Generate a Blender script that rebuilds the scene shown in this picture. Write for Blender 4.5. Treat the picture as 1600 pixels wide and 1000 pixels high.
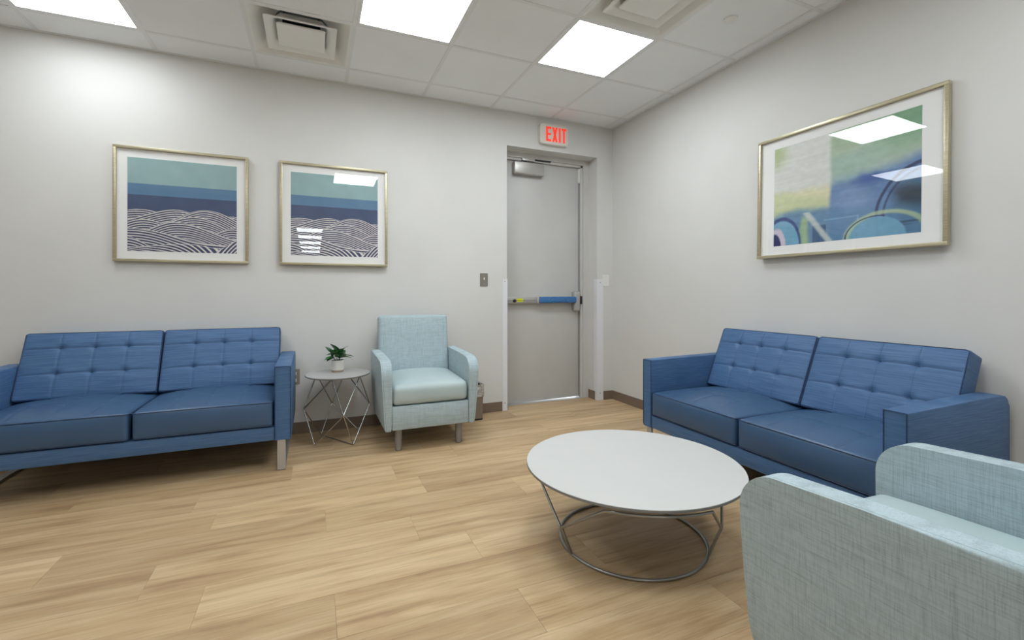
import bpy, bmesh, math, random
import numpy as np
from mathutils import Vector, Matrix
random.seed(7)
rng = np.random.default_rng(7)
for o in list(bpy.data.objects):
    bpy.data.objects.remove(o)
C = bpy.context.scene.collection
SC = bpy.context.scene
R = math.radians

# ------------------------------------------------------------------ camera, world, exposure
cd = bpy.data.cameras.new('camera'); cam = bpy.data.objects.new('camera', cd); C.objects.link(cam)
cam.location = (-2.768, -3.8445, 1.073)
cam.rotation_euler = (R(90), 0, R(66.6075 - 90))
cd.sensor_width = 36; cd.lens = 717.05 / 1600 * 36; cd.shift_y = -43.22 / 1600
cd.clip_start = 0.02
SC.camera = cam
w = bpy.data.worlds.new('world'); SC.world = w; w.use_nodes = True
w.node_tree.nodes['Background'].inputs[0].default_value = (0.9, 0.95, 1, 1)
w.node_tree.nodes['Background'].inputs[1].default_value = 4.0
vs = SC.view_settings
vs.view_transform = 'Standard'; vs.look = 'None'; vs.gamma = 1; vs.use_curve_mapping = False
vs.exposure = 0.42
PANEL = 13.0            # radiance of the LED ceiling panels
PANELCOL = (0.905, 0.967, 1.0, 1)

# ------------------------------------------------------------------ materials
def lin(r, g, b):
    f = lambda c: (c/255/12.92 if c/255 <= .04045 else ((c/255+.055)/1.055)**2.4)
    return (f(r), f(g), f(b), 1)

class NT:
    """small helper around a node tree"""
    def __init__(s, name):
        s.m = bpy.data.materials.new(name); s.m.use_nodes = True
        s.t = s.m.node_tree; s.b = s.t.nodes['Principled BSDF']
    def n(s, typ, **kw):
        nd = s.t.nodes.new(typ)
        for k, v in kw.items():
            if k.startswith('i_'):
                key = k[2:]
                key = int(key) if key.isdigit() else key
                nd.inputs[key].default_value = v
            else:
                setattr(nd, k, v)
        return nd
    def l(s, a, b): s.t.links.new(a, b)
    def obj(s, scale=(1, 1, 1), rnd=False):
        tc = s.n('ShaderNodeTexCoord')
        src = tc.outputs['Object']
        if rnd:
            oi = s.n('ShaderNodeObjectInfo')
            mu = s.n('ShaderNodeMath', operation='MULTIPLY'); mu.inputs[1].default_value = 37.0
            s.l(oi.outputs['Random'], mu.inputs[0])
            ad = s.n('ShaderNodeVectorMath', operation='ADD')
            s.l(src, ad.inputs[0]); s.l(mu.outputs[0], ad.inputs[1]); src = ad.outputs[0]
        mp = s.n('ShaderNodeMapping'); mp.inputs['Scale'].default_value = scale
        s.l(src, mp.inputs['Vector'])
        return mp.outputs[0]
    def noise(s, vec, scale=5, detail=3, rough=.5, dist=0):
        nz = s.n('ShaderNodeTexNoise'); nz.inputs['Scale'].default_value = scale
        nz.inputs['Detail'].default_value = detail; nz.inputs['Roughness'].default_value = rough
        nz.inputs['Distortion'].default_value = dist
        if vec is not None: s.l(vec, nz.inputs['Vector'])
        return nz.outputs['Fac']
    def ramp(s, fac, stops):
        r = s.n('ShaderNodeValToRGB'); e = r.color_ramp.elements
        while len(e) < len(stops): e.new(.5)
        for k, (p, c) in enumerate(stops):
            e[k].position = p; e[k].color = c
        s.l(fac, r.inputs[0]); return r.outputs[0]
    def mix(s, fac, a, b, mode='MIX'):
        m = s.n('ShaderNodeMix', data_type='RGBA', blend_type=mode)
        for sock, v in ((m.inputs['Factor'], fac), (m.inputs['A'], a), (m.inputs['B'], b)):
            pass
        def put(sock, v):
            if hasattr(v, 'is_output'): s.l(v, sock)
            else: sock.default_value = v
        put(m.inputs[0], fac); put(m.inputs[6], a); put(m.inputs[7], b)
        return m.outputs[2]
    def bump(s, h, strength=.2, dist=.002):
        b = s.n('ShaderNodeBump'); b.inputs['Strength'].default_value = strength
        b.inputs['Distance'].default_value = dist
        s.l(h, b.inputs['Height']); s.l(b.outputs[0], s.b.inputs['Normal'])
    def set(s, color=None, rough=None, metal=None, spec=None):
        if color is not None:
            if hasattr(color, 'is_output'): s.l(color, s.b.inputs['Base Color'])
            else: s.b.inputs['Base Color'].default_value = color
        if rough is not None: s.b.inputs['Roughness'].default_value = rough
        if metal is not None: s.b.inputs['Metallic'].default_value = metal
        if spec is not None: s.b.inputs['Specular IOR Level'].default_value = spec
        return s.m

def plain(name, rgb, rough=.5, metal=0, spec=.5, var=.04, vscale=6):
    t = NT(name); c = lin(*rgb)
    f = t.noise(t.obj(), vscale, 3)
    lo = tuple(x*(1-var) for x in c[:3]) + (1,); hi = tuple(min(1, x*(1+var)) for x in c[:3]) + (1,)
    return t.set(t.ramp(f, [(.3, lo), (.7, hi)]), rough, metal, spec)

M = {}
def wall_mat():
    t = NT('wall_paint'); f = t.noise(t.obj(), 2.2, 2)
    c = t.ramp(f, [(.3, lin(214, 213, 210)), (.7, lin(218, 217, 214))])
    t.bump(t.noise(t.obj(), 260, 3), .06, .001)
    return t.set(c, .55, spec=.3)
M['wall'] = wall_mat()
M['base'] = plain('baseboard_vinyl', (122, 106, 91), .5, var=.03)
def tile_mat():
    t = NT('ceiling_tile'); v = t.obj(rnd=True)
    c = t.ramp(t.noise(v, 3, 2), [(.3, lin(242, 245, 247)), (.7, lin(245, 248, 250))])
    t.bump(t.noise(v, 320, 4, .7), .25, .001)
    return t.set(c, .9, spec=.1)
M['tile'] = tile_mat()
M['grid'] = plain('white_grid_paint', (234, 236, 237), .45, var=.01)
M['white_metal'] = plain('white_enamel', (240, 240, 237), .4, var=.01)
M['duct'] = plain('galvanised_duct', (120, 128, 130), .45, .6)
M['black'] = plain('black_rubber', (22, 22, 23), .6)
M['dark'] = plain('dark_metal', (60, 60, 62), .4, .7)

def wood_mat():
    t = NT('oak_plank')
    v = t.obj((1, 1, 1), rnd=True)
    def strm(sc): 
        mp = t.n('ShaderNodeMapping'); mp.inputs['Scale'].default_value = sc; t.l(v, mp.inputs['Vector']); return mp.outputs[0]
    broad = t.noise(strm((.7, 7, 1)), 2.2, 4, .55, .6)
    fine = t.noise(strm((1.6, 60, 1)), 3.0, 5, .65, .3)
    blot = t.noise(strm((1.0, 2.2, 1)), 1.6, 2)
    c = t.ramp(broad, [(.22, lin(160, 128, 94)), (.42, lin(197, 167, 129)), (.58, lin(212, 185, 147)), (.8, lin(225, 201, 165))])
    f2 = t.ramp(fine, [(.30, (.74, .70, .66, 1)), (.52, (1, 1, 1, 1)), (.8, (1.0, 1.0, 1.0, 1))])
    c = t.mix(.75, c, f2, 'MULTIPLY')
    b2 = t.ramp(blot, [(.3, (.92, .90, .87, 1)), (.7, (1, 1, 1, 1))])
    c = t.mix(.8, c, b2, 'MULTIPLY')
    oi = t.n('ShaderNodeObjectInfo')
    tone = t.ramp(oi.outputs['Random'], [(0, (.84, .82, .79, 1)), (.35, (.95, .94, .92, 1)), (.7, (1, 1, 1, 1)), (1, (1.06, 1.06, 1.05, 1))])
    c = t.mix(1.0, c, tone, 'MULTIPLY')
    t.bump(fine, .06, .001)
    return t.set(c, .42, spec=.4)
M['wood'] = wood_mat()

def strie_mat():     # blue upholstery with fine horizontal slubs
    t = NT('blue_strie_fabric')
    a = t.noise(t.obj((7, 7, 260)), 1, 4, .6, .4)
    b = t.noise(t.obj((1.5, 1.5, 3)), 2, 2)
    c = t.ramp(a, [(.28, lin(56, 87, 126)), (.5, lin(72, 107, 149)), (.72, lin(92, 126, 167))])
    c = t.mix(.25, c, t.ramp(b, [(.3, lin(65, 97, 138)), (.7, lin(82, 115, 157))]))
    t.bump(a, .35, .0015)
    return t.set(c, .5, spec=.35)
M['strie'] = strie_mat()
def vinyl_mat(name, rgb, rough):
    t = NT(name); c0 = lin(*rgb)
    f = t.noise(t.obj(), 5, 3)
    c = t.ramp(f, [(.3, tuple(x*.95 for x in c0[:3])+(1,)), (.7, tuple(x*1.04 for x in c0[:3])+(1,))])
    t.bump(t.noise(t.obj(), 420, 2), .08, .0008)
    return t.set(c, rough, spec=.5)
M['bluevinyl'] = vinyl_mat('blue_vinyl', (60, 90, 125), .36)
M['aquavinyl'] = vinyl_mat('aqua_vinyl', (181, 198, 200), .38)
M['piping'] = plain('navy_piping', (34, 56, 92), .5)
M['stitch'] = plain('pale_blue_stitch', (112, 146, 184), .6)
def linen_mat():
    t = NT('aqua_linen')
    h = t.noise(t.obj((14, 14, 420)), 1, 3, .6, .2)
    v = t.noise(t.obj((420, 420, 12)), 1, 3, .6, .2)
    h2 = t.noise(t.obj((5, 5, 120)), 1, 3, .6); v2 = t.noise(t.obj((120, 120, 5)), 1, 3, .6)
    def rp(f, lo): return t.ramp(f, [(.36, (lo, lo*1.0, lo, 1)), (.52, (1, 1, 1, 1))])
    c = t.mix(1, rp(h, .83), rp(v, .84), 'MULTIPLY')
    c = t.mix(1, c, rp(h2, .93), 'MULTIPLY'); c = t.mix(1, c, rp(v2, .94), 'MULTIPLY')
    c = t.mix(1, c, lin(182, 200, 206), 'MULTIPLY')
    t.bump(h, .15, .0008)
    return t.set(c, .75, spec=.2)
M['linen'] = linen_mat()
M['seam'] = plain('linen_seam', (132, 148, 150), .8)
M['chrome'] = plain('brushed_steel', (186, 185, 183), .38, .55, var=.03)
M['satin'] = plain('satin_nickel_paint', (146, 144, 141), .4, .3, var=.02)
M['wire'] = plain('polished_wire', (188, 188, 186), .25, 1.0, var=.02)
M['wiretable'] = plain('silver_painted_rod', (160, 160, 158), .33, .85, var=.02)
M['laminate'] = plain('white_laminate', (206, 206, 204), .45, var=.01)
M['laminate2'] = plain('grey_laminate', (178, 176, 174), .4, var=.02)
M['edge'] = plain('grey_edge_band', (128, 128, 127), .45)
def gold_mat():
    t = NT('champagne_frame')
    f = t.noise(t.obj((4, 200, 200)), 1, 3)
    c = t.ramp(f, [(.3, lin(176, 166, 138)), (.7, lin(196, 187, 160))])
    return t.set(c, .36, .55)
M['gold'] = gold_mat()
M['matboard'] = plain('white_mat_board', (240, 240, 239), .8, var=.005)
def glass_mat():
    t = NT('picture_glass'); nt = t.t; nt.nodes.remove(t.b)
    out = [n for n in nt.nodes if n.type == 'OUTPUT_MATERIAL'][0]
    tr = t.n('ShaderNodeBsdfTransparent'); gl = t.n('ShaderNodeBsdfGlossy'); gl.inputs['Roughness'].default_value = .0
    fr = t.n('ShaderNodeFresnel'); fr.inputs['IOR'].default_value = 1.68
    mx = t.n('ShaderNodeMixShader')
    ge = t.n('ShaderNodeNewGeometry'); sb = t.n('ShaderNodeMath', operation='SUBTRACT'); sb.inputs[0].default_value = 1.0
    t.l(ge.outputs['Backfacing'], sb.inputs[1]); mu = t.n('ShaderNodeMath', operation='MULTIPLY')
    t.l(fr.outputs[0], mu.inputs[0]); t.l(sb.outputs[0], mu.inputs[1])
    t.l(mu.outputs[0], mx.inputs[0]); t.l(tr.outputs[0], mx.inputs[1]); t.l(gl.outputs[0], mx.inputs[2])
    t.l(mx.outputs[0], out.inputs[0]); return t.m
M['glass'] = glass_mat()
def attr_mat(name):
    t = NT(name); a = t.n('ShaderNodeVertexColor'); a.layer_name = 'ink'
    return t.set(a.outputs[0], .6, spec=.3)
M['print'] = attr_mat('printed_art')
def emit(name, col, s):
    t = NT(name); t.b.inputs['Base Color'].default_value = (.8, .8, .8, 1)
    t.b.inputs['Emission Color'].default_value = col; t.b.inputs['Emission Strength'].default_value = s
    return t.m
M['panel'] = emit('led_diffuser', PANELCOL, PANEL)
M['panel_dim'] = emit('led_diffuser_dimmed', PANELCOL, PANEL*.62)
M['exitred'] = emit('exit_red', (1.0, .06, .03, 1), 0.5)
M['exitred'].node_tree.nodes['Principled BSDF'].inputs['Base Color'].default_value = lin(225, 50, 38)
M['exitface'] = plain('exit_sign_plastic', (226, 222, 214), .4, var=.01)
def door_mat():
    t = NT('door_paint'); f = t.noise(t.obj((1, 1, .6)), 3, 4)
    c = t.ramp(f, [(.3, lin(196, 195, 192)), (.7, lin(203, 202, 199))])
    return t.set(c, .42, spec=.4)
M['door'] = door_mat()
M['frame'] = plain('frame_paint', (202, 200, 196), .4, var=.02)
M['guard'] = plain('white_corner_guard', (228, 228, 232), .35, var=.01)
def film_mat():
    t = NT('blue_wrinkled_film'); f = t.noise(t.obj((20, 60, 60)), 1.5, 4, .6, 1.2)
    c = t.ramp(f, [(.3, lin(36, 92, 150)), (.6, lin(62, 122, 180)), (.85, lin(140, 180, 215))])
    t.bump(f, .7, .006); return t.set(c, .25)
M['film'] = film_mat()
M['yellow'] = plain('yellow_sticker', (222, 222, 30), .5)
M['alu'] = plain('anodised_aluminium', (188, 186, 182), .38, .6, var=.02)
M['steelplate'] = plain('stainless_plate', (160, 154, 146), .35, .8)
M['whiteplastic'] = plain('white_plastic', (232, 231, 228), .35, var=.01)
M['bin'] = plain('taupe_bin_plastic', (128, 114, 101), .45, var=.04)
def bag_mat():
    t = NT('crumpled_bin_liner'); f = t.noise(t.obj((14, 14, 30)), 1.5, 4, .6, .8)
    c = t.ramp(f, [(.35, lin(132, 124, 116)), (.65, lin(205, 202, 198))])
    t.bump(f, .8, .01); return t.set(c, .3)
M['bag'] = bag_mat()
M['pot'] = plain('white_glazed_pot', (226, 222, 214), .35, var=.02)
M['clay'] = plain('raw_clay_band', (172, 156, 134), .8)
M['soil'] = plain('dark_soil', (48, 38, 30), .95, var=.3, vscale=60)
def leaf_mat():
    t = NT('glossy_leaf'); oi = t.n('ShaderNodeObjectInfo')
    c = t.ramp(oi.outputs['Random'], [(0, lin(24, 62, 34)), (.5, lin(36, 92, 44)), (1, lin(62, 122, 52))])
    f = t.noise(t.obj(), 40, 2)
    c = t.mix(.4, c, t.ramp(f, [(.3, lin(22, 60, 32)), (.7, lin(60, 120, 60))]))
    return t.set(c, .32)
M['leaf'] = leaf_mat()
M['stem'] = plain('green_stem', (70, 104, 52), .6)
M['sheet'] = plain('concrete_landing', (190, 190, 186), .8)

# ------------------------------------------------------------------ mesh helpers
def mesh(name, verts, faces):
    me = bpy.data.meshes.new(name); me.from_pydata([tuple(map(float, v)) for v in verts], [], faces); me.update(); return me
def from_bm(bm, name, smooth=None):
    bmesh.ops.recalc_face_normals(bm, faces=bm.faces)
    me = bpy.data.meshes.new(name); bm.to_mesh(me); bm.free()
    if smooth: shade(me, smooth)
    return me
def shade(me, ang=40):
    for p in me.polygons: p.use_smooth = True
    me.set_sharp_from_angle(angle=R(ang)); return me
def link(name, me, mat, parent=None, loc=None, rot=None):
    o = bpy.data.objects.new(name, me); C.objects.link(o)
    if me is not None and mat is not None and len(me.materials) == 0: me.materials.append(M[mat])
    if parent is not None: o.parent = parent
    if loc is not None: o.location = loc
    if rot is not None: o.rotation_euler = rot
    return o
def tag(o, label=None, cat=None, group=None, kind=None):
    if label: o['label'] = label
    if cat: o['category'] = cat
    if group: o['group'] = group
    if kind: o['kind'] = kind
    return o
def thing(name, label, cat, loc=(0, 0, 0), rz=0, group=None):
    o = bpy.data.objects.new(name, None); C.objects.link(o); o.empty_display_size = .1
    o.location = loc; o.rotation_euler = (0, 0, rz)
    return tag(o, label, cat, group)
def add_box(bm, x0, x1, y0, y1, z0, z1):
    vs_ = [bm.verts.new(p) for p in ((x0,y0,z0),(x1,y0,z0),(x1,y1,z0),(x0,y1,z0),(x0,y0,z1),(x1,y0,z1),(x1,y1,z1),(x0,y1,z1))]
    for f in ((3,2,1,0),(4,5,6,7),(0,1,5,4),(1,2,6,5),(2,3,7,6),(3,0,4,7)): bm.faces.new([vs_[i] for i in f])
def boxes(name, lst, bev=0, seg=2, smooth=None):
    bm = bmesh.new()
    for b in lst: add_box(bm, *b)
    if bev: bmesh.ops.bevel(bm, geom=list(bm.edges), offset=bev, segments=seg, affect='EDGES', profile=.5)
    return from_bm(bm, name, (smooth or 40) if bev else smooth)
def box(name, b, mat, parent=None, bev=0, seg=2, **k):
    return link(name, boxes(name, [b], bev, seg), mat, parent, **k)
def tube_mesh(name, path, r, n=8, closed=False):
    P = [Vector(p) for p in path]; k = len(P); vs_, fs = [], []
    prev = None
    for i in range(k):
        if closed: t = (P[(i+1) % k]-P[i-1]).normalized()
        elif i == 0: t = (P[1]-P[0]).normalized()
        elif i == k-1: t = (P[-1]-P[-2]).normalized()
        else: t = ((P[i+1]-P[i]).normalized()+(P[i]-P[i-1]).normalized()).normalized()
        if prev is None:
            u = t.orthogonal().normalized()
        else:
            u = (prev - t*prev.dot(t)).normalized()
        prev = u; v = t.cross(u)
        for j in range(n):
            a = 2*math.pi*j/n; vs_.append(P[i]+r*(math.cos(a)*u+math.sin(a)*v))
    seg = k if closed else k-1
    for i in range(seg):
        for j in range(n):
            a, b = i*n+j, i*n+(j+1) % n; c, d = ((i+1) % k)*n+(j+1) % n, ((i+1) % k)*n+j
            fs.append((a, b, c, d))
    if not closed:
        fs.append(tuple(range(n-1, -1, -1))); fs.append(tuple((k-1)*n+j for j in range(n)))
    return shade(mesh(name, vs_, fs), 50)
def lathe(name, prof, n=32, ang=40):
    vs_, fs = [], []
    for r, z in prof:
        for j in range(n):
            a = 2*math.pi*j/n; vs_.append((r*math.cos(a), r*math.sin(a), z))
    for i in range(len(prof)-1):
        for j in range(n): fs.append((i*n+j, i*n+(j+1) % n, (i+1)*n+(j+1) % n, (i+1)*n+j))
    if prof[0][0] > 1e-6: fs.append(tuple(range(n-1, -1, -1)))
    if prof[-1][0] > 1e-6: fs.append(tuple((len(prof)-1)*n+j for j in range(n)))
    bm = bmesh.new(); me = mesh(name, vs_, fs); bm.from_mesh(me); bpy.data.meshes.remove(me)
    bmesh.ops.remove_doubles(bm, verts=bm.verts, dist=1e-6)
    return from_bm(bm, name, ang)
def prism(name, outline, x0, x1, bev=0, seg=2, taper=None):
    """outline in (y, z), extruded along x; taper(x, z) -> new x"""
    bm = bmesh.new()
    a = [bm.verts.new((x0, y, z)) for y, z in outline]; b = [bm.verts.new((x1, y, z)) for y, z in outline]
    fa = bm.faces.new(a[::-1]); fb = bm.faces.new(b)
    k = len(a)
    for i in range(k): bm.faces.new((a[i], a[(i+1) % k], b[(i+1) % k], b[i]))
    if bev:
        es = list(set(fa.edges) | set(fb.edges))
        bmesh.ops.bevel(bm, geom=es, offset=bev, segments=seg, affect='EDGES', profile=.5)
    if taper:
        for v in bm.verts: v.co.x = taper(v.co.x, v.co.z)
    return from_bm(bm, name, 35)
def arc(cx, cy, r, a0, a1, n):
    return [(cx+r*math.cos(R(a0+(a1-a0)*i/n)), cy+r*math.sin(R(a0+(a1-a0)*i/n))) for i in range(n+1)]
def axis_samples(h, r, n):
    inner = list(np.linspace(-(h-r), h-r, n))
    e = [h-r*k for k in (.6, .25, 0)]
    return [-x for x in e[::-1]] + inner + e if False else sorted([-x for x in e] + inner + e)
def cushion_mesh(name, hx, hy, hz, r, nx, ny, nz, fn, ang=60):
    """rounded box with half sizes, fn(p)->p displaces"""
    xs, ys, zs = axis_samples(hx, r, nx), axis_samples(hy, r, ny), axis_samples(hz, r, nz)
    idx, V, Fs = {}, [], []
    def vid(x, y, z):
        k = (round(x, 6), round(y, 6), round(z, 6))
        if k in idx: return idx[k]
        c = (max(-hx+r, min(hx-r, x)), max(-hy+r, min(hy-r, y)), max(-hz+r, min(hz-r, z)))
        d = Vector((x-c[0], y-c[1], z-c[2]))
        if d.length > 1e-9: d = d.normalized()*r
        p = fn(Vector(c)+d); idx[k] = len(V); V.append(p); return idx[k]
    for s in (-1, 1):
        for A, B, mk in ((xs, ys, lambda a, b: (a, b, s*hz)), (ys, zs, lambda a, b: (s*hx, a, b)), (zs, xs, lambda a, b: (b, s*hy, a))):
            for i in range(len(A)-1):
                for j in range(len(B)-1):
                    q = [vid(*mk(A[i], B[j])), vid(*mk(A[i+1], B[j])), vid(*mk(A[i+1], B[j+1])), vid(*mk(A[i], B[j+1]))]
                    Fs.append(q if s > 0 else q[::-1])
    return shade(mesh(name, V, Fs), ang)

# ------------------------------------------------------------------ the setting
H = 2.717; GX, GY, T = -.0955, -.2666, .6096
XL, YB = -5.6, -5.2
COR = (-3.75, -1.92, -14.5)      # passage behind the camera
NX0, NX1, NZ = -1.156, -.185, 2.409   # door recess
def struct(name, lst, mat, label=None, **k):
    o = link(name, boxes(name, lst, **k), mat); tag(o, label, None, None, 'structure'); return o
floor = struct('floor', [(XL-.1, .35, YB, .15, -.05, -.004), (COR[0], COR[1], COR[2], YB, -.05, -.001)], 'wood', 'light oak plank floor')
struct('wall_back', [(XL-.1, NX0, 0, .15, -.05, 2.9), (NX1, .12, 0, .15, -.05, 2.9), (NX0, NX1, 0, .15, NZ, 2.9)], 'wall', 'pale grey wall with two wave prints and the door recess')
struct('wall_right', [(0, .12, YB, 0, -.05, 2.9)], 'wall', 'pale grey wall behind the abstract picture')
struct('wall_left', [(XL-.12, XL, YB, 0, -.05, 2.9)], 'wall')
struct('wall_front', [(XL-.1, COR[0], YB-.12, YB, -.05, 2.9), (COR[1], .12, YB-.12, YB, -.05, 2.9),
                      (COR[0], COR[1], YB-.12, YB, H+.041, 2.95), (COR[0]-.1, COR[0], COR[2], YB-.12, -.05, 2.9), (COR[1], COR[1]+.1, COR[2], YB-.12, -.05, 2.9),
                      (COR[0]-.1, COR[1]+.1, COR[2]-.1, COR[2], -.05, 2.9)], 'wall')
# planks: rows run along x
PW, PL = .2315, .99
known = {0: -3.875, 1: -3.315, 2: -3.197, 3: -2.716, 4: -3.333, 5: -3.13, 6: -2.70}
y0 = -.707
shared = {}
kmin = -4
row = kmin
while True:
    ya = y0 - PW*row; yb = ya - PW
    if yb < YB: break
    off = known.get(row, -random.uniform(0, PL) - 2)
    ytop = min(ya, .15)
    xs = []
    x = off
    while x < 0: x += PL
    xmax = NX1 if ytop > 0.001 and False else 0
    while x > XL - PL:
        a, b = max(x-PL, XL), min(x, 0)
        if b - a > .02:
            parts = [(a, b, yb, min(ya, 0))]
            if ya > 0 and yb < 0: parts = [(a, b, yb, 0)]
            if yb >= -1e-6: parts = []
            for (pa, pb, pc, pd) in parts:
                key = (round(pb-pa, 3), round(pd-pc, 3))
                if key not in shared:
                    g = .0004
                    shared[key] = boxes('plank', [(g, pb-pa-g, g, pd-pc-g, -.004, 0)])
                link('plank', shared[key], 'wood', floor, (pa, pc, 0))
        x -= PL
    row += 1
link('plank', boxes('plank', [(NX0+.001, NX1-.001, 0, .15, -.004, 0)]), 'wood', floor)

# ceiling: tiles, grid bars, wall angle
ceil = struct('ceiling', [(XL, 0, YB, 0, H+.16, H+.2), (COR[0], COR[1], COR[2], YB, H, H+.04)], 'tile', 'suspended ceiling of square white tiles')
colx = [0] + [GX - T*i for i in range(0, 10) if GX - T*i > XL] + [XL]
rowy = [0] + [GY - T*j for j in range(0, 10) if GY - T*j > YB] + [YB]
LIGHTS = [(1, 1), (3, 1), (6, 0), (3, 4), (6, 3), (1, 5)]
VENTS = [(4, 0), (1, 2)]
tshared = {}
for i in range(len(colx)-1):
    for j in range(len(rowy)-1):
        if (i-1, j-1) in LIGHTS or (i-1, j-1) in VENTS: continue
        wx, wy = colx[i]-colx[i+1], rowy[j]-rowy[j+1]
        key = (round(wx, 3), round(wy, 3))
        if key not in tshared: tshared[key] = boxes('ceiling_tile', [(.003, wx-.003, .003, wy-.003, .003, .018)])
        link('ceiling_tile', tshared[key], 'tile', ceil, (colx[i+1], rowy[j+1], H))
BW = .012
for x in colx[1:-1]: box('grid_bar', (x-BW, x+BW, YB, 0, H, H+.0028), 'grid', ceil)
for y in rowy[1:-1]:
    for i in range(len(colx)-1):
        box('grid_bar', (colx[i+1]+BW, colx[i]-BW, y-BW, y+BW, H+.0002, H+.003), 'grid', ceil)
box('wall_angle', (XL, 0, -.02, 0, H-.001, H+.0025), 'grid', ceil); box('wall_angle', (-.02, 0, YB, -.02, H-.001, H+.0025), 'grid', ceil)

# baseboards
bb = lambda n, b: struct(n, [b], 'base', bev=0)
struct('baseboard_back', [(XL, NX0-.045, -.006, 0, 0, .086), (NX1+.075, -.006, -.006, 0, 0, .086), (NX1-.006, NX1, .03, .15, 0, .086)], 'base', 'brown vinyl baseboard')
struct('baseboard_right', [(-.006, 0, YB, 0, 0, .086)], 'base', 'brown vinyl baseboard under the abstract picture')

# corner guards (white plastic angles)
def guard(n, x0, x1, side, label):
    if side == 'l':
        lst = [(x0, x1, -.004, 0, .002, 1.195), (x1-.004, x1, 0, .05, .002, 1.195)]
    else:
        lst = [(x0, x1, -.004, 0, .002, 1.205), (x0, x0+.004, 0, .05, .002, 1.205)]
    o = struct(n, lst, 'guard', label)
    for z in (.07, 1.17):
        link('screw', lathe('screw', [(0, .002), (.004, .0015), (.004, 0)], 12), 'dark', o, ((x0+x1)/2, -.004, z), (R(90), 0, 0))
guard('trim_1', NX0-.044, NX0+.004, 'l', 'white corner guard on the left edge of the door recess')
guard('trim_2', NX1-.004, NX1+.07, 'r', 'white corner guard on the right edge of the door recess')

# ------------------------------------------------------------------ door
door = box('door_1', (-1.15, -.262, .2, .245, .012, 2.352), 'door', bev=.002)
for v in door.data.vertices:
    if v.co.z < .05: v.co.z += -.009 + .009*(v.co.x+1.15)/.89
tag(door, 'grey steel exit door in the recess', None, None, 'structure')
link('door_frame', boxes('door_frame', [(-.25, NX1, .15, .3, 0, NZ), (-.272, -.25, .168, .2, 0, 2.36), (NX0-.05, -.25, .15, .3, 2.362, 2.46), (NX0-.05, -.25, .168, .2, 2.34, 2.362), (NX0-.05, NX0, .15, .3, 0, 2.46)]), 'frame', door)
box('threshold', (NX0, NX1, .15, .32, -.01, .001), 'alu', door)
box('weatherstrip', (-.2735, -.2715, .19, .1999, .02, 2.33), 'dark', door)
box('door_contact', (-.29, -.262, .178, .2, 2.19, 2.33), 'whiteplastic', door, bev=.003)
cl = box('door_closer', (-1.02, -.70, .135, .2, 2.205, 2.325), 'alu', door, bev=.012, seg=3)
box('closer_arm', (-.86, -.62, .15, .175, 2.352, 2.366), 'dark', cl, bev=.002)
box('closer_arm', (-.935, -.80, .14, .17, 2.335, 2.362), 'alu', cl, bev=.006)
link('pivot', lathe('pivot', [(.018, 0), (.018, .045), (.012, .05), (0, .05)], 16), 'dark', cl, (-.9, .165, 2.318))
# panic bar
pb = box('panic_bar', (-1.12, -.33, .15, .2, .965, 1.03), 'alu', door, bev=.006)
box('push_pad', (-.76, -.345, .118, .165, .968, 1.03), 'film', pb, bev=.012, seg=3)
box('pad_end', (-.785, -.76, .125, .165, .966, 1.032), 'laminate2', pb, bev=.006)
box('bar_groove', (-1.12, -.785, .1485, .151, .993, .997), 'edge', pb)
box('sticker', (-.99, -.925, .1485, .151, .982, 1.014), 'yellow', pb)
link('key_cylinder', lathe('key_cylinder', [(.016, 0), (.016, .01), (.012, .014), (0, .014)], 18), 'dark', pb, (-1.015, .15, .992), (R(90), 0, 0))
box('latch_case', (-.362, -.295, .13, .2, .885, 1.085), 'chrome', pb, bev=.016, seg=3)
box('latch_bolt', (-.295, -.262, .15, .2, .955, 1.035), 'black', pb, bev=.004)
link('landing', boxes('landing', [(-1.6, .3, .32, 1.6, -.06, -.012)]), 'sheet', floor)

# ------------------------------------------------------------------ ceiling fittings
def panel_light(i, j, label):
    x0, x1, ya, yb = GX-T*(i+1)+BW, GX-T*i-BW, GY-T*(j+1)+BW, GY-T*j-BW
    t = thing('ceiling_light', label, 'ceiling light', ((x0+x1)/2, (ya+yb)/2, H), 0, 'square LED panels in the ceiling')
    h = (x1-x0)/2; f = .014
    link('frame', boxes('frame', [(-h, h, -h, -h+f, .001, .02), (-h, h, h-f, h, .001, .02), (-h, -h+f, -h+f, h-f, .001, .02), (h-f, h, -h+f, h-f, .001, .02)]), 'grid', t)
    link('diffuser', boxes('diffuser', [(-h+f, h-f, -h+f, h-f, .004, .012)]), 'panel_dim' if (i, j) == (6, 0) else 'panel', t)
LL = {(1, 1): 'lit square ceiling panel nearest the exit sign', (3, 1): 'lit square ceiling panel between the two air diffusers, above the right wave print',
      (6, 0): 'lit square ceiling panel at the far left above the wave print', (3, 4): 'lit square ceiling panel mirrored in the right wave print',
      (6, 3): 'added fill light, an invented square ceiling panel out of view, left of the camera', (1, 5): 'added fill light, an invented square ceiling panel out of view, above the near armchair'}  # the two out-of-view panels are invented, added to light the room
for k in LIGHTS: panel_light(*k, LL[k])
for n, y in enumerate((-8.0, -9.22, -10.44, -11.66, -12.88)):
    t = thing('ceiling_light', 'passage ceiling panel mirrored as the %s bright bar in the right wave print' % ('topmost', 'second highest', 'middle', 'second lowest', 'lowest')[n], 'ceiling light', (-2.85, y, H), 0, 'passage ceiling panels')
    link('frame', boxes('frame', [(-.29, .29, -.29, .29, -.006, -.0005)]), 'grid', t)
    link('diffuser', boxes('diffuser', [(-.275, .275, -.275, .275, -.009, -.006)]), 'panel', t)

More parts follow.
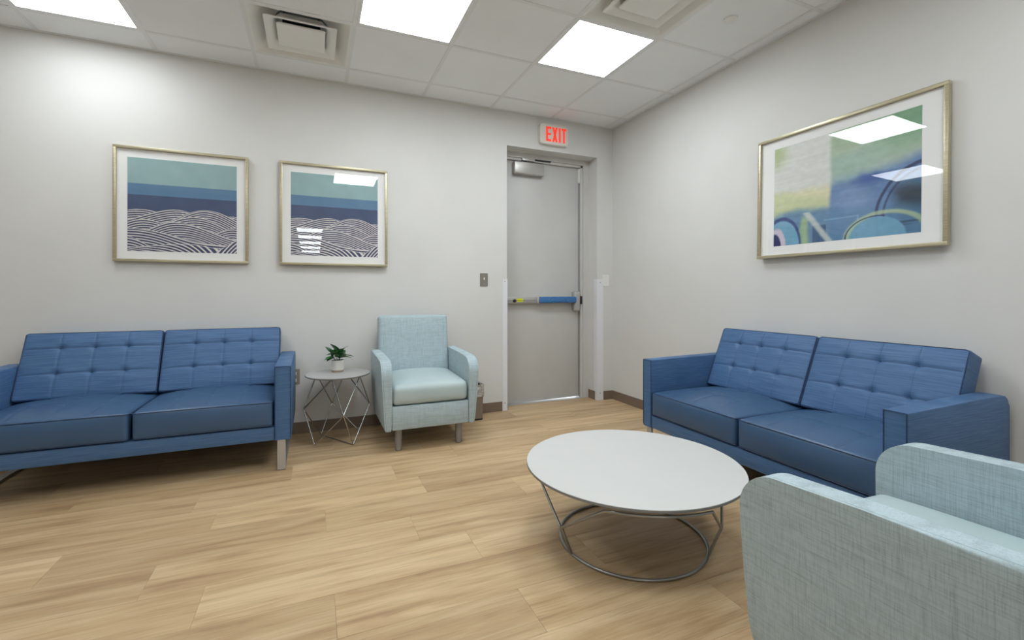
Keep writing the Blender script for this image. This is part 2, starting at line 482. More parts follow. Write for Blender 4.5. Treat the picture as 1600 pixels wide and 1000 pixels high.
def frustum(name, rings, cap_last=False):
    """rings: list of (half, z) squares, open"""
    V, Fs = [], []
    for h, z in rings: V += [(-h, -h, z), (h, -h, z), (h, h, z), (-h, h, z)]
    for i in range(len(rings)-1):
        for j in range(4): Fs.append((i*4+j, i*4+(j+1) % 4, (i+1)*4+(j+1) % 4, (i+1)*4+j))
    if cap_last: Fs.append(tuple((len(rings)-1)*4+j for j in range(4)))
    bm = bmesh.new(); me = mesh(name, V, Fs); bm.from_mesh(me); bpy.data.meshes.remove(me)
    return from_bm(bm, name)
def rounded_sq(h, r, z, n=5):
    out = []
    for cx, cy, a in ((h-r, h-r, 0), (-h+r, h-r, 90), (-h+r, -h+r, 180), (h-r, -h+r, 270)):
        out += [(x, y, z) for x, y in arc(cx, cy, r, a, a+90, n)]
    return out
def sq_loft(name, rings, cap0=False, cap1=False, ang=50):
    """rings (half, radius, z) of rounded squares"""
    L = [rounded_sq(*q) for q in rings]; k = len(L[0]); V = [p for q in L for p in q]; Fs = []
    for i in range(len(L)-1):
        for j in range(k): Fs.append((i*k+j, i*k+(j+1) % k, (i+1)*k+(j+1) % k, (i+1)*k+j))
    if cap0: Fs.append(tuple(range(k-1, -1, -1)))
    if cap1: Fs.append(tuple((len(L)-1)*k+j for j in range(k)))
    return shade(mesh(name, V, Fs), ang)
def diffuser(i, j, label):
    x, y = GX-T*(i+.5), GY-T*(j+.5)
    t = thing('air_diffuser', label, 'air vent', (x, y, H), 0, 'square ceiling air diffusers')
    h = T/2-BW
    link('pan', sq_loft('pan', [(h, .002, .001), (h-.012, .004, .001), (h-.016, .01, .006), (h-.05, .02, .03), (.20, .03, .085), (.113, .03, .095)]), 'white_metal', t)
    link('neck', tube_open('neck', .16, .08, .15), 'duct', t)
    link('cone_ring', sq_loft('cone_ring', [(.125, .03, .07), (.135, .03, .045), (.155, .025, .02), (.178, .02, .006), (.206, .014, -.002), (.207, .014, .003), (.18, .02, .012), (.158, .025, .026), (.139, .03, .05), (.129, .03, .07)]), 'white_metal', t)
    link('face_plate', sq_loft('face_plate', [(.135, .012, .010), (.14, .01, .004), (.138, .01, -.002), (.13, .008, -.003)], False, True), 'white_metal', t)
    for a, b in ((.1, .1), (-.1, .1), (.1, -.1), (-.1, -.1)):
        link('hanger', boxes('hanger', [(a-.004, a+.004, b-.004, b+.004, .004, .1)]), 'black', t)
def tube_open(name, r, z0, z1, n=28):
    V = []; Fs = []
    for z in (z0, z1):
        V += [(r*math.cos(2*math.pi*j/n), r*math.sin(2*math.pi*j/n), z) for j in range(n)]
    for j in range(n): Fs.append((j, (j+1) % n, n+(j+1) % n, n+j))
    Fs.append(tuple(n+j for j in range(n)))
    return shade(mesh(name, V, Fs), 50)
diffuser(4, 0, 'white square air diffuser in the ceiling above the two wave prints')
diffuser(1, 2, 'white square air diffuser beside the lit panel nearest the exit sign')
o = link('sprinkler_cover', lathe('sprinkler_cover', [(0, -.004), (.036, -.004), (.041, -.002), (.041, .0028)], 32), 'white_metal', None, (-.46, -1.83, H))
tag(o, 'small round white sprinkler cover plate in a ceiling tile', 'sprinkler')

# ------------------------------------------------------------------ exit sign
ex = thing('exit_sign', 'white exit sign with red lettering above the door recess', 'exit sign', (-.69, 0, 2.553))
hw, hh = .149, .0935
def round_rect(w_, h_, r): 
    return arc(w_-r, h_-r, r, 0, 90, 5)+arc(-w_+r, h_-r, r, 90, 180, 5)+arc(-w_+r, -h_+r, r, 180, 270, 5)+arc(w_-r, -h_+r, r, 270, 360, 5)
def plate_xz(name, pts, y0_, y1_, bev=0):
    bm = bmesh.new(); a = [bm.verts.new((x, y0_, z)) for x, z in pts]; b = [bm.verts.new((x, y1_, z)) for x, z in pts]
    fa = bm.faces.new(a); bm.faces.new(b[::-1]); k = len(a)
    for i in range(k): bm.faces.new((a[i], b[i], b[(i+1) % k], a[(i+1) % k]))
    if bev: bmesh.ops.bevel(bm, geom=list(fa.edges), offset=bev, segments=2, affect='EDGES')
    return from_bm(bm, name, 35)
link('housing', plate_xz('housing', round_rect(hw, hh, .028), -.046, 0, .006), 'exitface', ex)
LH = .068; y_ = -.0485
def letter(name, polys):
    bm = bmesh.new()
    for pts in polys:
        a = [bm.verts.new((x, y_, z)) for x, z in pts]; b = [bm.verts.new((x, -.045, z)) for x, z in pts]
        bm.faces.new(a); k = len(a)
        for i in range(k): bm.faces.new((a[i], b[i], b[(i+1) % k], a[(i+1) % k]))
    link('letter', from_bm(bm, name), 'exitred', ex)
rc = lambda a, b, c, d: [(a, c), (b, c), (b, d), (a, d)]
letter('letter_e', [rc(-.090, -.068, -LH, LH), rc(-.068, -.036, LH-.02, LH), rc(-.068, -.038, -.010, .010), rc(-.068, -.036, -LH, -LH+.02)])
letter('letter_x', [[(-.025, LH), (-.003, LH), (.033, -LH), (.011, -LH)], [(.011, LH), (.033, LH), (-.003, -LH), (-.025, -LH)]])
letter('letter_i', [rc(.046, .066, -LH, LH)])
letter('letter_t', [rc(.076, .126, LH-.02, LH), rc(.091, .111, -LH, LH-.02)])

# ------------------------------------------------------------------ wall plates
def plate(name, label, cat, x, z, w_, h_, mat):
    t = thing(name, label, cat, (x, 0, z)); link('plate', plate_xz('plate', round_rect(w_/2, h_/2, .004), -.006, 0, .002), mat, t)
    for s in (-1, 1): link('screw', lathe('screw', [(0, .0015), (.003, .001), (.003, 0)], 10), 'chrome', t, (0, -.006, s*h_*.3), (R(90), 0, 0))
    return t
t = plate('light_switch', 'steel light switch plate left of the door recess', 'light switch', -1.378, 1.185, .073, .116, 'steelplate')
box('toggle', (-.005, .005, -.016, -.006, -.002, .02), 'whiteplastic', t, bev=.002)
t = plate('blank_plate', 'white blank wall plate right of the door recess by the corner', 'wall plate', -.083, 1.193, .07, .114, 'whiteplastic')
t = plate('power_outlet', 'steel power outlet between the left sofa and the side table', 'outlet', -2.902, .433, .078, .116, 'steelplate')
for s in (-1, 1):
    link('receptacle', plate_xz('receptacle', [(x, z+s*.026) for x, z in round_rect(.017, .014, .008)], -.009, -.005, .001), 'whiteplastic', t)
    for sx in (-.006, .006): box('slot', (sx-.001, sx+.001, -.0095, -.0088, s*.026-.002, s*.026+.006), 'black', t)

# ------------------------------------------------------------------ pictures
def smooth_noise(u, v, seed, fx, fy):
    r = np.random.default_rng(seed); g = r.random((fy+2, fx+2))
    x, y = u*fx, v*fy; i, j = np.floor(x).astype(int), np.floor(y).astype(int); a, b = x-i, y-j
    a, b = a*a*(3-2*a), b*b*(3-2*b)
    return (g[j, i]*(1-a)+g[j, i+1]*a)*(1-b)+(g[j+1, i]*(1-a)+g[j+1, i+1]*a)*b
def fbm(u, v, seed, fx, fy, o=3):
    s = 0; t_ = 0
    for k in range(o): s = s+smooth_noise(u, v, seed+k, fx*2**k, fy*2**k)*.5**k; t_ += .5**k
    return s/t_
def srgb(c): return np.array(c)/255.
def waves(u, v):
    """u right, v down, both 0..1 -> sRGB"""
    col = np.empty(u.shape+(3,))
    n = fbm(u, v, 3, 9, 9, 4)[..., None]
    col[:] = srgb((150, 180, 182)); col += (n-.5)*.06
    def put(m, c, var=.05): col[m] = (srgb(c) + (n-.5)*var)[m]
    put(v > .275, (94, 130, 163)); put(v > .395, (74, 88, 120))
    cream, ink = srgb((230, 225, 222)), srgb((58, 66, 98))
    # hills back to front: centre, crest v, half width left/right, drop, line frequency, fan
    hills = [(.12, .550, .50, .45, .11, 42, 2), (.95, .575, .45, .30, .12, 42, -3), (.43, .535, .62, .54, .17, 42, 2), (.70, .520, .50, .56, .19, 42, -2),
             (.14, .655, .40, .45, .14, 40, 5), (.60, .605, .56, .54, .19, 42, 2), (.99, .70, .32, .3, .12, 38, -6), (.42, .668, .48, .66, .18, 40, 3),
             (.0, .755, .40, .88, .15, 36, -2), (-.05, .83, .2, .46, .22, 32, 10), (.52, .905, .55, .42, .05, 26, -26), (1.06, .84, .42, .2, .22, 26, 22)]
    for c, hv, wl, wr, dr, fq, fan in hills:
        s = np.where(u < c, (c-u)/wl, (u-c)/wr); s = np.clip(s, 0, 1.6)
        h = hv + dr*(1-np.cos(np.pi*np.minimum(s, 1)))/2 + dr*np.maximum(0, s-1)*.8
        m = v > h
        d = v-h
        ph = d*fq + fan*(u-c)*(.4+2.2*d) + .25*np.sin(9*u+c*20)
        wv = np.abs((ph % 1)-.5)*2
        ln = np.clip((wv-.50)/.2, 0, 1)[..., None]
        cc = ink*(1-ln)+cream*ln
        crest = np.clip(1-np.abs(d-.006)/.006, 0, 1)[..., None]
        cc = cc*(1-crest)+cream*crest
        col[m] = cc[m]
    return np.clip(col, 0, 1)
def abstract(u, v):
    a = (fbm(u, v, 11, 4, 4, 5)-.5); b = (fbm(u, v, 31, 5, 5, 5)-.5)
    uu, vv = u+a*.10, v+b*.10
    st = fbm(u*.35, v, 51, 5, 40, 3)-.5
    col = np.empty(u.shape+(3,)); col[:] = srgb((218, 220, 216))
    def S(e0, e1, x): t_ = np.clip((x-e0)/(e1-e0), 0, 1); return t_*t_*(3-2*t_)
    def lay(m, c, k=1.0):
        m = np.clip(m*k, 0, 1)[..., None]; col[:] = col*(1-m)+srgb(c)*m
    right = S(.43, .47, u+a*.03)
    lay(S(.16, .0, uu)*S(.30, .05, vv), (168, 186, 128), .8)                  # green corner
    lay(right*S(.6, .0, vv), (166, 188, 160), 1)
    lay(right*S(.62, .9, uu)*S(.5, .1, vv), (124, 166, 134), .9)
    lay(right*S(.16, .30, vv)*S(.95, .6, uu), (160, 190, 178), .8)
    lay(S(.42, .52, vv)*(1-right), (222, 216, 180), .9)                       # cream band
    lay(S(.50, .60, vv+.35*(.3-uu))*(1-right), (198, 207, 162), .8)           # lime
    lay(right*S(.36, .50, vv+.15*(uu-.7)), (104, 136, 182), .95)
    d = np.hypot((uu-.72)/.16, (vv-.5)/.08); lay(S(1.2, .3, d), (66, 92, 160), .8)
    d = np.hypot((uu-.60)/.14, (vv-.62)/.16); lay(S(1.2, .2, d), (122, 150, 190), .7)
    lay(S(.66, .76, vv+.04*np.sin(7*u)), (92, 132, 172), .92)                  # lower blue
    lay(right*S(.80, 1, uu)*S(.5, .62, vv), (74, 118, 150), .7)
    lay(right*S(.80, .92, uu)*np.exp(-((vv-.68)/.07)**2), (52, 60, 70), .85)   # dark strokes
    lay(right*S(.72, .9, uu)*S(.72, .9, vv)*np.clip(st*6, 0, 1), (46, 62, 84), .8)
    def ring(cx, cy, rx, ry, wd, c, k=1, lo=-9, hi=9):
        q = np.hypot((u-cx)/rx, (v-cy)/ry)+a*.06; mm = np.exp(-((q-1)/wd)**4)
        lay(mm*((u > lo) & (u < hi)), c, k)
    d = np.hypot((u-.07)/.155, (v-1.0)/.27)+a*.1; lay(S(1.05, .95, d), (118, 168, 196), 1)
    ring(.07, 1.0, .155, .27, .07, (44, 62, 120), .9)
    d = np.hypot((u-.03)/.075, (v-1.02)/.20); lay(S(1.1, .9, d), (208, 196, 212), 1)
    d = np.hypot((u-.01)/.055, (v-1.03)/.15); lay(S(1.1, .9, d), (48, 52, 100), 1)
    lay(np.exp(-((uu-.265)/.035)**4)*S(.70, .78, v), (164, 190, 146), .9)
    lay(((u > .32) & (u < .42) & (v > .84))*1., (52, 84, 124), .8)
    q = np.abs((u-.29)*.77-(v-.74)*.45)/.022; lay(np.exp(-q**4)*(v > .70)*(u < .52), (206, 210, 204), .85)
    lay(np.exp(-((v-.80)/.008)**4)*(u > .40)*(u < .64), (128, 170, 204), .7)
    lay(np.exp(-((u-.635)/.006)**4)*(v > .80)*(v < .95), (128, 170, 204), .7)
    ring(1.02, .86, .27, .42, .035, (48, 58, 92), .85, .6, 1); ring(1.02, .86, .23, .37, .03, (52, 62, 96), .7, .6, 1)
    d = np.hypot((u-.74)/.18, (v-1.0)/.17); lay(S(1.05, .97, d), (112, 166, 196), .95)
    ring(.80, 1.0, .24, .20, .09, (190, 203, 158), .75); ring(.74, 1.0, .185, .175, .03, (40, 58, 90), .8, 0, .8)
    col += (st*.06+(fbm(u, v, 77, 30, 30, 2)-.5)*.05)[..., None]
    return np.clip(col, 0, 1)
def art_mesh(name, w_, h_, fn, nx, nz):
    u, v = np.meshgrid(np.linspace(0, 1, nx+1), np.linspace(0, 1, nz+1))
    col = fn(u*.9999, v*.9999).reshape(-1, 3)
    colL = np.where(col <= .04045, col/12.92, ((col+.055)/1.055)**2.4)
    V = np.stack([(u.ravel()-.5)*w_, np.zeros(u.size), (.5-v.ravel())*h_], 1)
    i = np.arange(nz*(nx+1)).reshape(nz, nx+1)[:, :-1].ravel()
    Fs = np.stack([i, i+nx+1, i+nx+2, i+1], 1)
    me = bpy.data.meshes.new(name)
    me.vertices.add(len(V)); me.vertices.foreach_set('co', V.ravel())
    me.loops.add(Fs.size); me.loops.foreach_set('vertex_index', Fs.ravel().astype(np.int32))
    me.polygons.add(len(Fs)); me.polygons.foreach_set('loop_start', (np.arange(len(Fs))*4).astype(np.int32))
    me.update(calc_edges=True); me.validate()
    at = me.color_attributes.new('ink', 'FLOAT_COLOR', 'POINT')
    at.data.foreach_set('color', np.concatenate([colL, np.ones((len(colL), 1))], 1).ravel())
    return me
def picture(name, label, loc, rz, w_, h_, aw, ah, art, tilt=0, dz=0):
    t = thing(name, label, 'picture', loc, rz); t.rotation_euler = (tilt, 0, rz)
    fw, fd = .018, .032
    fr = [(-w_/2, w_/2, -fd, -.002, h_/2-fw, h_/2), (-w_/2, w_/2, -fd, -.002, -h_/2, -h_/2+fw), (-w_/2, -w_/2+fw, -fd, -.002, -h_/2+fw, h_/2-fw), (w_/2-fw, w_/2, -fd, -.002, -h_/2+fw, h_/2-fw)]
    for f in fr: link('frame_rail', boxes('frame_rail', [f], bev=.0015), 'gold', t)
    box('mat_board', (-w_/2+fw, w_/2-fw, -.014, -.004, -h_/2+fw, h_/2-fw), 'matboard', t)
    link('print', art, 'print', t, (0, -.0146, dz))
    box('glass', (-w_/2+fw, w_/2-fw, -.0215, -.0200, -h_/2+fw, h_/2-fw), 'glass', t)
    return t
wm = art_mesh('wave_print', .631, .628, waves, 300, 300)
picture('framed_picture', 'square framed wave print above the left sofa, nearer the left edge', (-3.592, -.001, 1.665), 0, .78, .772, .631, .628, wm)
picture('framed_picture', 'square framed wave print nearer the door, with a ceiling light mirrored in its glass', (-2.609, -.007, 1.667), 0, .78, .775, .631, .628, wm, R(-.63))
picture('framed_picture', 'wide framed blue and green abstract painting above the right sofa', (-.012, -2.182, 1.682), R(-90), 1.004, .776, .786, .627, art_mesh('abstract_print', .786, .627, abstract, 330, 270), R(-1.2))

# ------------------------------------------------------------------ sofas
def groove(d, wd): return math.exp(-(d/wd)**2)
def sofa(label, loc, rz, L, aw_):
    """local: x along, back at y=0, front at y=-D"""
    t = thing('sofa', label, 'sofa', loc, rz, 'blue tufted two-seat sofas')
    D, aw = .728, aw_; hl = L/2; top, bot = .628, .185
    prof = [(-D, bot), (-D, top)] + [(-.07, top+.012)] + arc(-.052, top-.038, .045, 80, 0, 6) + [(-.006, .30), (-.014, bot+.02), (-.04, bot)]
    for s in (-1, 1):
        x0, x1 = (hl-aw, hl) if s > 0 else (-hl, -hl+aw)
        a = link('arm', prism('arm', prof, x0, x1, .007, 2), 'strie', t)
        e = [(x0+.004, -D-.0006, bot+.01), (x0+.004, -D-.0006, top-.003), (x1-.004, -D-.0006, top-.003), (x1-.004, -D-.0006, bot+.01)]
        link('piping', tube_mesh('piping', e, .0022, 6), 'piping', a)
    iw = hl-aw
    box('front_rail', (-iw-.002, iw+.002, -D+.004, -D+.05, bot, .268), 'strie', t, bev=.006)
    box('deck', (-iw, iw, -D+.04, -.05, bot+.01, .262), 'piping', t)
    box('back_frame', (-iw, iw, -.058, -.01, bot, .55), 'strie', t, bev=.01)
    cw = iw/1.0            # two cushions share 2*iw
    # seat cushions
    sd = D-.085; sh = .148
    def seat_fn(p):
        hx, hy, hz = cw/2-.003, sd/2, sh/2
        u, v = p.x/hx, p.y/hy
        k = max(0, p.z/hz)
        crown = .040*(1-abs(u)**2.4)*(1-abs(v)**2.6)*k
        g = 0
        if k > .5:
            fade = max(0, 1-abs(v)**8)*max(0, 1-abs(u)**10)
            for c in (-.5, 0, .5): g += .0035*groove((u-c)*hx, .006)
            for c in (-.28, .36): g += .003*groove((v-c)*hy, .006)
            for cu in (-.5, 0, .5):
                for cv in (-.28, .36): g += .006*math.exp(-(((u-cu)*hx)**2+((v-cv)*hy)**2)/.03**2)
            g *= fade
        q = p.copy(); q.z += crown-g
        side = (1-abs(p.z/hz)**2)
        q.y += -.010*side*(1-abs(u)**4) if v < -.9 else 0
        q.x *= 1-.022*max(0, -v)**8-.02*max(0, v)**3
        return q
    sm = cushion_mesh('seat_cushion', cw/2-.003, sd/2, sh/2, .016, 84, 70, 9, seat_fn, 70)
    for s in (-1, 1):
        c = link('seat_cushion', sm, 'bluevinyl', t, (s*cw/2, -D+sd/2-.004, .272+sh/2))
        hx, hy, hz = cw/2-.003, sd/2, sh/2
        for zz, nm in ((hz-.004, 'piping'), (-hz+.006, 'piping')):
            pth = [(-hx+.0, hy*.9, zz), (-hx+.0, -hy+.02, zz), (-hx+.006, -hy+.006, zz), (-hx+.02, -hy+.0, zz)] + [(x, -hy-.0002, zz) for x in np.linspace(-hx+.04, hx-.04, 9)] + [(hx-.02, -hy+.0, zz), (hx-.006, -hy+.006, zz), (hx, -hy+.02, zz), (hx, hy*.9, zz)]
            link(nm, tube_mesh(nm, pth, .0022, 6), 'piping', c)
    # back cushions, tufted, leaning; built lying in (x, z) facing -y then tilted
    bh, bt = .412, .110
    def back_fn(p):
        hx, hy, hz = cw/2-.004, bt/2, bh/2
        u, v = p.x/hx, p.z/hz
        q = p.copy()
        if p.y < 0:
            k = -p.y/hy
            puff = .016*(1-abs(u)**4)*(1-abs(v)**4)
            fade = max(0, 1-abs(v)**14)*max(0, 1-abs(u)**14)
            g = 0
            tu, tv = (-.48, 0.0, .48), (-.27, .50)
            for c in tv: g += .0045*groove((v-c)*hz, .0045)
            for c in tu: g += .0030*groove((u-c)*hx, .0045)
            dm = 0
            for cu in tu:
                for cv in tv:
                    dd = ((u-cu)*hx)**2+((v-cv)*hz)**2
                    dm += .012*math.exp(-dd/.022**2) + .006*math.exp(-dd/.008**2)
            q.y -= k*(puff-(g+dm)*fade)
        return q
    bm_ = cushion_mesh('back_cushion', cw/2-.004, bt/2, bh/2, .010, 110, 5, 76, back_fn, 70)
    lean = R(-23)
    for s in (-1, 1):
        c = link('back_cushion', bm_, 'strie', t, (s*cw/2, -.1285, .612), (lean, 0, 0))
        hx, hy, hz = cw/2-.004, bt/2, bh/2; g = .003
        loop = [(-hx+g, -hy+.001, -hz+g), (hx-g, -hy+.001, -hz+g), (hx-g, -hy+.001, hz-g), (-hx+g, -hy+.001, hz-g)]
        pts = []
        for a, b in zip(loop, loop[1:]+loop[:1]):
            for k in np.linspace(.02, .98, 6): pts.append(tuple(a[i]+(b[i]-a[i])*k for i in range(3)))
        link('piping', tube_mesh('piping', pts, .0024, 6, True), 'piping', c)
        link('stitching', tube_mesh('stitching', [(x, -hy-.0015, -hz+.011) for x in (-hx+.012, 0, hx-.012)], .0009, 5), 'stitch', c)
    def lines(nm, paths, r, mat, par):
        bm = bmesh.new()
        for p in paths:
            m_ = tube_mesh(nm, p, r, 5); bm.from_mesh(m_); bpy.data.meshes.remove(m_)
        link(nm, from_bm(bm, nm, 50), mat, par)
    for c in [o for o in t.children if o.name.startswith('back_cushion')]:
        hx, hy, hz = cw/2-.004, bt/2, bh/2; ps = []
        for v in (-.27, .50): ps.append([tuple(back_fn(Vector((u*hx, -hy, v*hz)))) for u in np.linspace(-.965, .965, 60)])
        for u in (-.48, 0, .48): ps.append([tuple(back_fn(Vector((u*hx, -hy, v*hz)))) for v in np.linspace(-.94, .94, 50)])
        lines('seam_lines', ps, .0014, 'piping', c)
    for c in [o for o in t.children if o.name.startswith('seat_cushion')]:
        hx, hy, hz = cw/2-.003, sd/2, sh/2; ps = []
        for u in (-.5, 0, .5): ps.append([tuple(seat_fn(Vector((u*hx, v*hy, hz)))) for v in np.linspace(-.93, .5, 40)])
        ps.append([tuple(seat_fn(Vector((u*hx, -.28*hy, hz)))) for u in np.linspace(-.8, .8, 40)])
        lines('seam_lines', ps, .0010, 'piping', c)
    # sled legs of flat bar
    for s in (-1, 1):
        xo = s*(hl-.031-.022); wb = .0225
        f, b, th = -D+.008, -.08, .012
        lg = link('leg_frame', boxes('leg_frame', [(xo-wb, xo+wb, f, f+th, .004, bot), (xo-wb, xo+wb, b-th, b, .004, bot), (xo-wb, xo+wb, f+th, b-th, .004, .004+th)]), 'chrome', t)
        for yy in (f, b-.05): box('foot_pad', (xo-wb+.001, xo+wb-.001, yy+.001, yy+.049, 0, .004), 'black', lg)
    return t
sofa('blue tufted sofa below the two wave prints, at the left edge', (-3.676, -.03, 0), 0, 1.568, .092)
sofa('blue tufted sofa below the abstract painting on the right wall', (-.025, -2.137, 0), R(-91.2), 1.512, .084)

# ------------------------------------------------------------------ armchairs
def armchair(label, loc, rz):
    t = thing('armchair', label, 'armchair', loc, rz, 'pale aqua armchairs')
    D = .70; bot = .15; top = .632            # back at y=0, front at y=-D
    rr = .105
    def prof(inset=0.0):
        i = inset
        return [(-D+.016*((.5-z)/.35)**2+i, z+(i if z < .16 else 0)) for z in np.linspace(bot, .49, 9)] + arc(-D+rr, .612-rr, rr-i, 178, 95, 16) + [(-.40, .622-i), (-.12, top-i), (-.085, top-.005-i), (-.07-i, top-.03-i), (-.06-i, .40), (-.075-i, bot+i)]
    for s in (-1, 1):
        x0, x1 = (.266, .335) if s > 0 else (-.335, -.266)
        def tp(x, z, s=s):
            if abs(x) > .30: return s*(abs(x)-.024*(1-min(1, max(0, (z-bot)/.36))))
            return x
        a = link('arm', prism('arm', prof(), x0, x1, .011, 3, tp), 'linen', t)
        pp = prof(.0015)
        pth = [(s*(.3352-.0095-.024*(1-min(1, max(0, (z-bot)/.36)))), y, z) for y, z in pp[:-2]]
        link('seam', tube_mesh('seam', pth, .0019, 6), 'seam', a)
    box('front_panel', (-.264, .264, -D+.012, -D+.06, bot+.004, .311), 'linen', t, bev=.006)
    box('base', (-.264, .264, -D+.05, -.09, bot+.006, .30), 'linen', t)
    # seat
    sd, sh = .50, .135
    def fn(p):
        hx, hy, hz = .262, sd/2, sh/2
        u, v = p.x/hx, p.y/hy; q = p.copy()
        k = (p.z+hz)/(2*hz)
        q.z += k*(.026*(1-abs(u)**2.6)*(1-max(0, -v)**3) + .010*max(0, min(1, (v+1)*.6)))
        if v < -.5: q.y -= .006*(1-(2*k-1)**2)*(1-abs(u)**6)
        return q
    link('seat_cushion', cushion_mesh('seat_cushion', .262, sd/2, sh/2, .034, 24, 22, 7, fn, 80), 'aquavinyl', t, (0, -D+.012+sd/2, .314+sh/2))
    # back, leaning
    bh, bt = .53, .10
    def fb(p):
        q = p.copy(); u, v = p.x/.27, p.z/(bh/2)
        if p.y < 0: q.y -= .010*(1-abs(u)**4)*(1-abs(v)**4)
        return q
    link('backrest', cushion_mesh('backrest', .274, bt/2, bh/2, .026, 20, 5, 20, fb, 80), 'linen', t, (-.006, -.098, .626), (R(-8), 0, 0))
    box('back_panel', (-.262, .262, -.10, -.075, bot+.004, .40), 'linen', t, bev=.008)
    for x in (-.212, .212):
        for y in (-D+.085, -.13):
            l = link('leg', lathe('leg', [(.0235, .004), (.0235, bot+.01)], 24), 'satin', t, (x, y, 0))
            link('foot_pad', lathe('foot_pad', [(.020, 0), (.0215, .004)], 20), 'black', l)
    return t
armchair('pale aqua armchair against the back wall between the side table and the door', (-2.025, -.055, 0), 0)
armchair('pale aqua armchair in the near right corner, seen from its side', (-1.39, -3.662, 0), R(180))

# ------------------------------------------------------------------ coffee table
cx, cy = -1.491, -2.208
ct = thing('coffee_table', 'round white coffee table on a bent rod base in front of the right sofa', 'coffee table', (cx, cy, 0))
link('table_top', lathe('table_top', [(0, .323), (.450, .323), (.4565, .3265), (.4575, .331), (.4565, .335), (0, .335)], 96, 30), 'laminate', ct)
link('edge_band', lathe('edge_band', [(.452, .3222), (.458, .3250), (.458, .3325), (.4574, .3335)], 96, 30), 'edge', ct)
def pol(r, a, z): return (r*math.cos(R(a)), r*math.sin(R(a)), z)
link('floor_ring', tube_mesh('floor_ring', [pol(.31, a, .0065) for a in np.linspace(0, 360, 73)[:-1]], .0065, 10, True), 'wiretable', ct)
nodes = [182, 309, 66]
for k, a in enumerate(nodes):
    nxt = nodes[(k+1) % 3] + (360 if nodes[(k+1) % 3] < a else 0)
    pth = [pol(.36, a+.8, .125)] + [pol(.440, a+38, .303)] + [pol(.447, x, .3085) for x in np.linspace(a+42, nxt-42, 14)] + [pol(.440, nxt-38, .303), pol(.36, nxt-.8, .125)]
    link('top_rod', tube_mesh('top_rod', pth, .0055, 8), 'wiretable', ct)
    for s in (-1, 1):
        link('leg_rod', tube_mesh('leg_rod', [pol(.36, a+s*.8, .128), pol(.312, a+s*1.0, .008)], .0055, 8), 'wiretable', ct)
    link('bracket', boxes('bracket', [(-.014, .014, -.014, .014, .313, .3232)]), 'wiretable', ct, pol(.422, (a+nxt)/2, 0))

# ------------------------------------------------------------------ side table
sx, sy = -2.602, -.262
st_ = thing('side_table', 'small round grey side table with a wire diamond base between the left sofa and armchair', 'side table', (sx, sy, 0))
link('table_top', lathe('table_top', [(0, .470), (.212, .470), (.2205, .475), (.2225, .479), (.2205, .483), (0, .483)], 64, 30), 'laminate2', st_)
link('edge_band', lathe('edge_band', [(.214, .4695), (.2232, .4745), (.2232, .4795), (.2218, .4815)], 64, 30), 'edge', st_)
Fp = dict(FL=(-.158, -.091, .005), FR=(.089, -.192, .005), BR=(.157, .14, .005), BL=(-.114, .15, .005))
Mp = dict(ML=(-.231, .008, .24), MC=(.024, -.222, .222), MR=(.222, .012, .236), MB=(-.035, .205, .222))
Tp = dict(T1=(-.048, -.150, .466), T2=(.142, -.092, .466), T3=(.06, .15, .466), T4=(-.145, .10, .466))
rods = [('T1', 'ML'), ('T1', 'MC'), ('T2', 'MC'), ('T2', 'MR'), ('T3', 'MR'), ('T3', 'MB'), ('T4', 'MB'), ('T4', 'ML'),
        ('ML', 'FL'), ('ML', 'BL'), ('MC', 'FL'), ('MC', 'FR'), ('MR', 'FR'), ('MR', 'BR'), ('MB', 'BR'), ('MB', 'BL'), ('BL', 'FR')]
NP = {**Fp, **Mp, **Tp}
for a, b in rods: link('rod', tube_mesh('rod', [NP[a], NP[b]], .0042, 8), 'wire', st_)
for k in Tp: box('mount', (Tp[k][0]-.012, Tp[k][0]+.012, Tp[k][1]-.012, Tp[k][1]+.012, .464, .4702), 'wire', st_)

# ------------------------------------------------------------------ potted plant
pt = thing('potted_plant', 'small leafy green plant in a white pot on the side table', 'plant', (-2.603, -.19, .483))
pot = link('pot', lathe('pot', [(.0425, .014), (.0432, .02), (.0438, .084), (.0425, .087), (.040, .084), (.039, .07), (0, .07)], 40), 'pot', pt)
link('clay_band', lathe('clay_band', [(0, 0), (.040, 0), (.0425, .003), (.0428, .0145), (0, .0145)], 40), 'clay', pot)
link('soil', lathe('soil', [(0, .078), (.0395, .075)], 24), 'soil', pot)
def leaf_mesh(length, width, droop, seed):
    V, Fs = [], []; n = 8
    for i in range(n+1):
        s = i/n; wd = width*math.sin(math.pi*min(1, s*.93+.07))**.8*(1-.25*s) if i < n else 0
        y = length*s; z = -droop*s*s*length
        for k in (-1, -.5, 0, .5, 1):
            V.append((wd*k, y, z+abs(k)*wd*.35))
    for i in range(n):
        for k in range(4): Fs.append((i*5+k, i*5+k+1, (i+1)*5+k+1, (i+1)*5+k))
    bm = bmesh.new(); me = mesh('leaf', V, Fs); bm.from_mesh(me); bpy.data.meshes.remove(me)
    bmesh.ops.remove_doubles(bm, verts=bm.verts, dist=1e-6)
    r_ = bmesh.ops.solidify(bm, geom=list(bm.faces), thickness=.0008)
    return from_bm(bm, 'leaf', 70)
lm = [leaf_mesh(.080, .022, .25, 0), leaf_mesh(.070, .020, .6, 1), leaf_mesh(.092, .021, .35, 2)]
rr_ = random.Random(4)
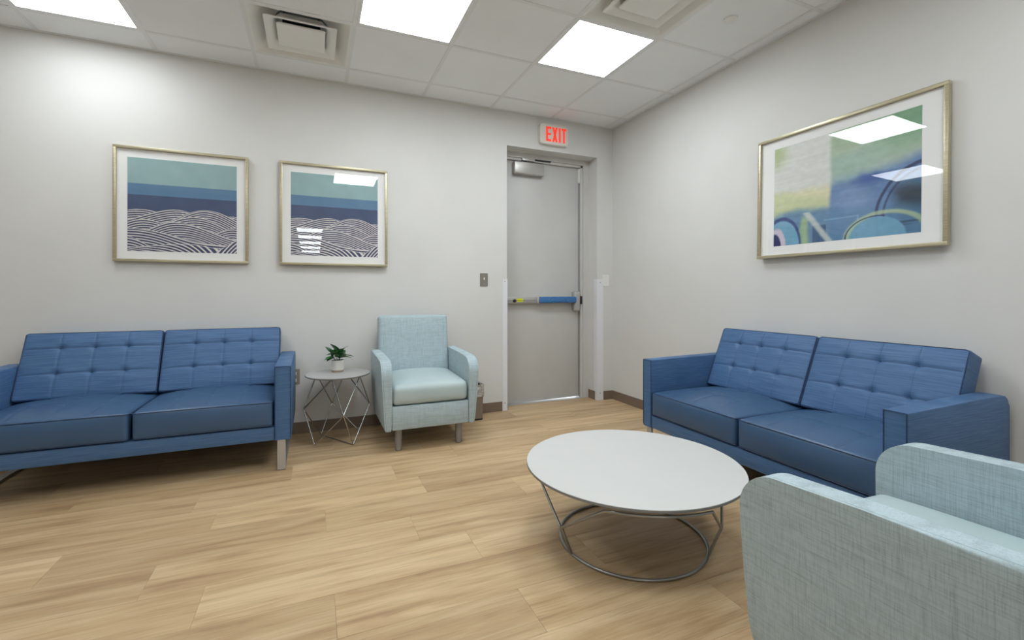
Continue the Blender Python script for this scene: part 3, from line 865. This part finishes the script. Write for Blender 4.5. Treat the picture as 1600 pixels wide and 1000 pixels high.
for s in range(7):
    az = s*51+rr_.uniform(-15, 15); tilt = rr_.uniform(10, 42) if s else 3
    ln = rr_.uniform(.045, .085)
    base = Vector((.012*math.cos(R(az)), .012*math.sin(R(az)), .074))
    dr = Vector((math.sin(R(tilt))*math.cos(R(az)), math.sin(R(tilt))*math.sin(R(az)), math.cos(R(tilt))))
    tip = base+dr*ln
    link('stem', tube_mesh('stem', [base, base+dr*ln*.5, tip], .0018, 6), 'stem', pt)
    for k in range(4):
        f = (.55, .8, 1, 1)[k]; la = az+(k*95+rr_.uniform(-30, 30)); el = rr_.uniform(8, 50) if k < 3 else rr_.uniform(55, 75)
        p = base+dr*ln*f
        o = link('leaf', lm[rr_.randrange(3)], 'leaf', pt, p, (R(el), R(rr_.uniform(-20, 20)), R(la-90)))
        sc = rr_.uniform(.85, 1.2); o.scale = (sc, sc, sc)

# ------------------------------------------------------------------ waste bin
wb = thing('waste_bin', 'taupe waste bin with a crumpled plastic liner behind the armchair', 'waste bin', (-1.57, -.128, 0))
def rect_loft(name, rings, cap0=False, cap1=False):
    V, Fs = [], []
    L = []
    for hx, hy, r, z in rings:
        q = []
        for cx_, cy_, a in ((hx-r, hy-r, 0), (-hx+r, hy-r, 90), (-hx+r, -hy+r, 180), (hx-r, -hy+r, 270)): q += [(x, y, z) for x, y in arc(cx_, cy_, r, a, a+90, 4)]
        L.append(q)
    k = len(L[0]); V = [p for q in L for p in q]
    for i in range(len(L)-1):
        for j in range(k): Fs.append((i*k+j, i*k+(j+1) % k, (i+1)*k+(j+1) % k, (i+1)*k+j))
    if cap0: Fs.append(tuple(range(k-1, -1, -1)))
    if cap1: Fs.append(tuple((len(L)-1)*k+j for j in range(k)))
    return shade(mesh(name, V, Fs), 45)
link('body', rect_loft('body', [(.112, .072, .02, .012), (.120, .080, .022, .29), (.117, .077, .02, .29), (.108, .068, .02, .02)], True, True), 'bin', wb)
link('base', rect_loft('base', [(.113, .073, .02, 0), (.115, .075, .02, .013)], True, True), 'black', wb)
bag = rect_loft('liner', [(.1225, .0825, .02, .195), (.1245, .0845, .022, .22), (.1225, .082, .02, .245), (.125, .085, .022, .27), (.123, .083, .02, .297), (.116, .076, .02, .297), (.114, .074, .02, .20)])
for v in bag.vertices:
    n = math.sin(v.co.x*140)*math.cos(v.co.y*150+v.co.z*60); v.co.z += .004*n; v.co.x *= 1+.01*n
link('liner', bag, 'bag', wb)
link('liner_knot', lathe('liner_knot', [(0, 0), (.012, .003), (.015, .012), (.006, .02), (0, .022)], 12), 'dark', wb, (.075, -.06, .292))
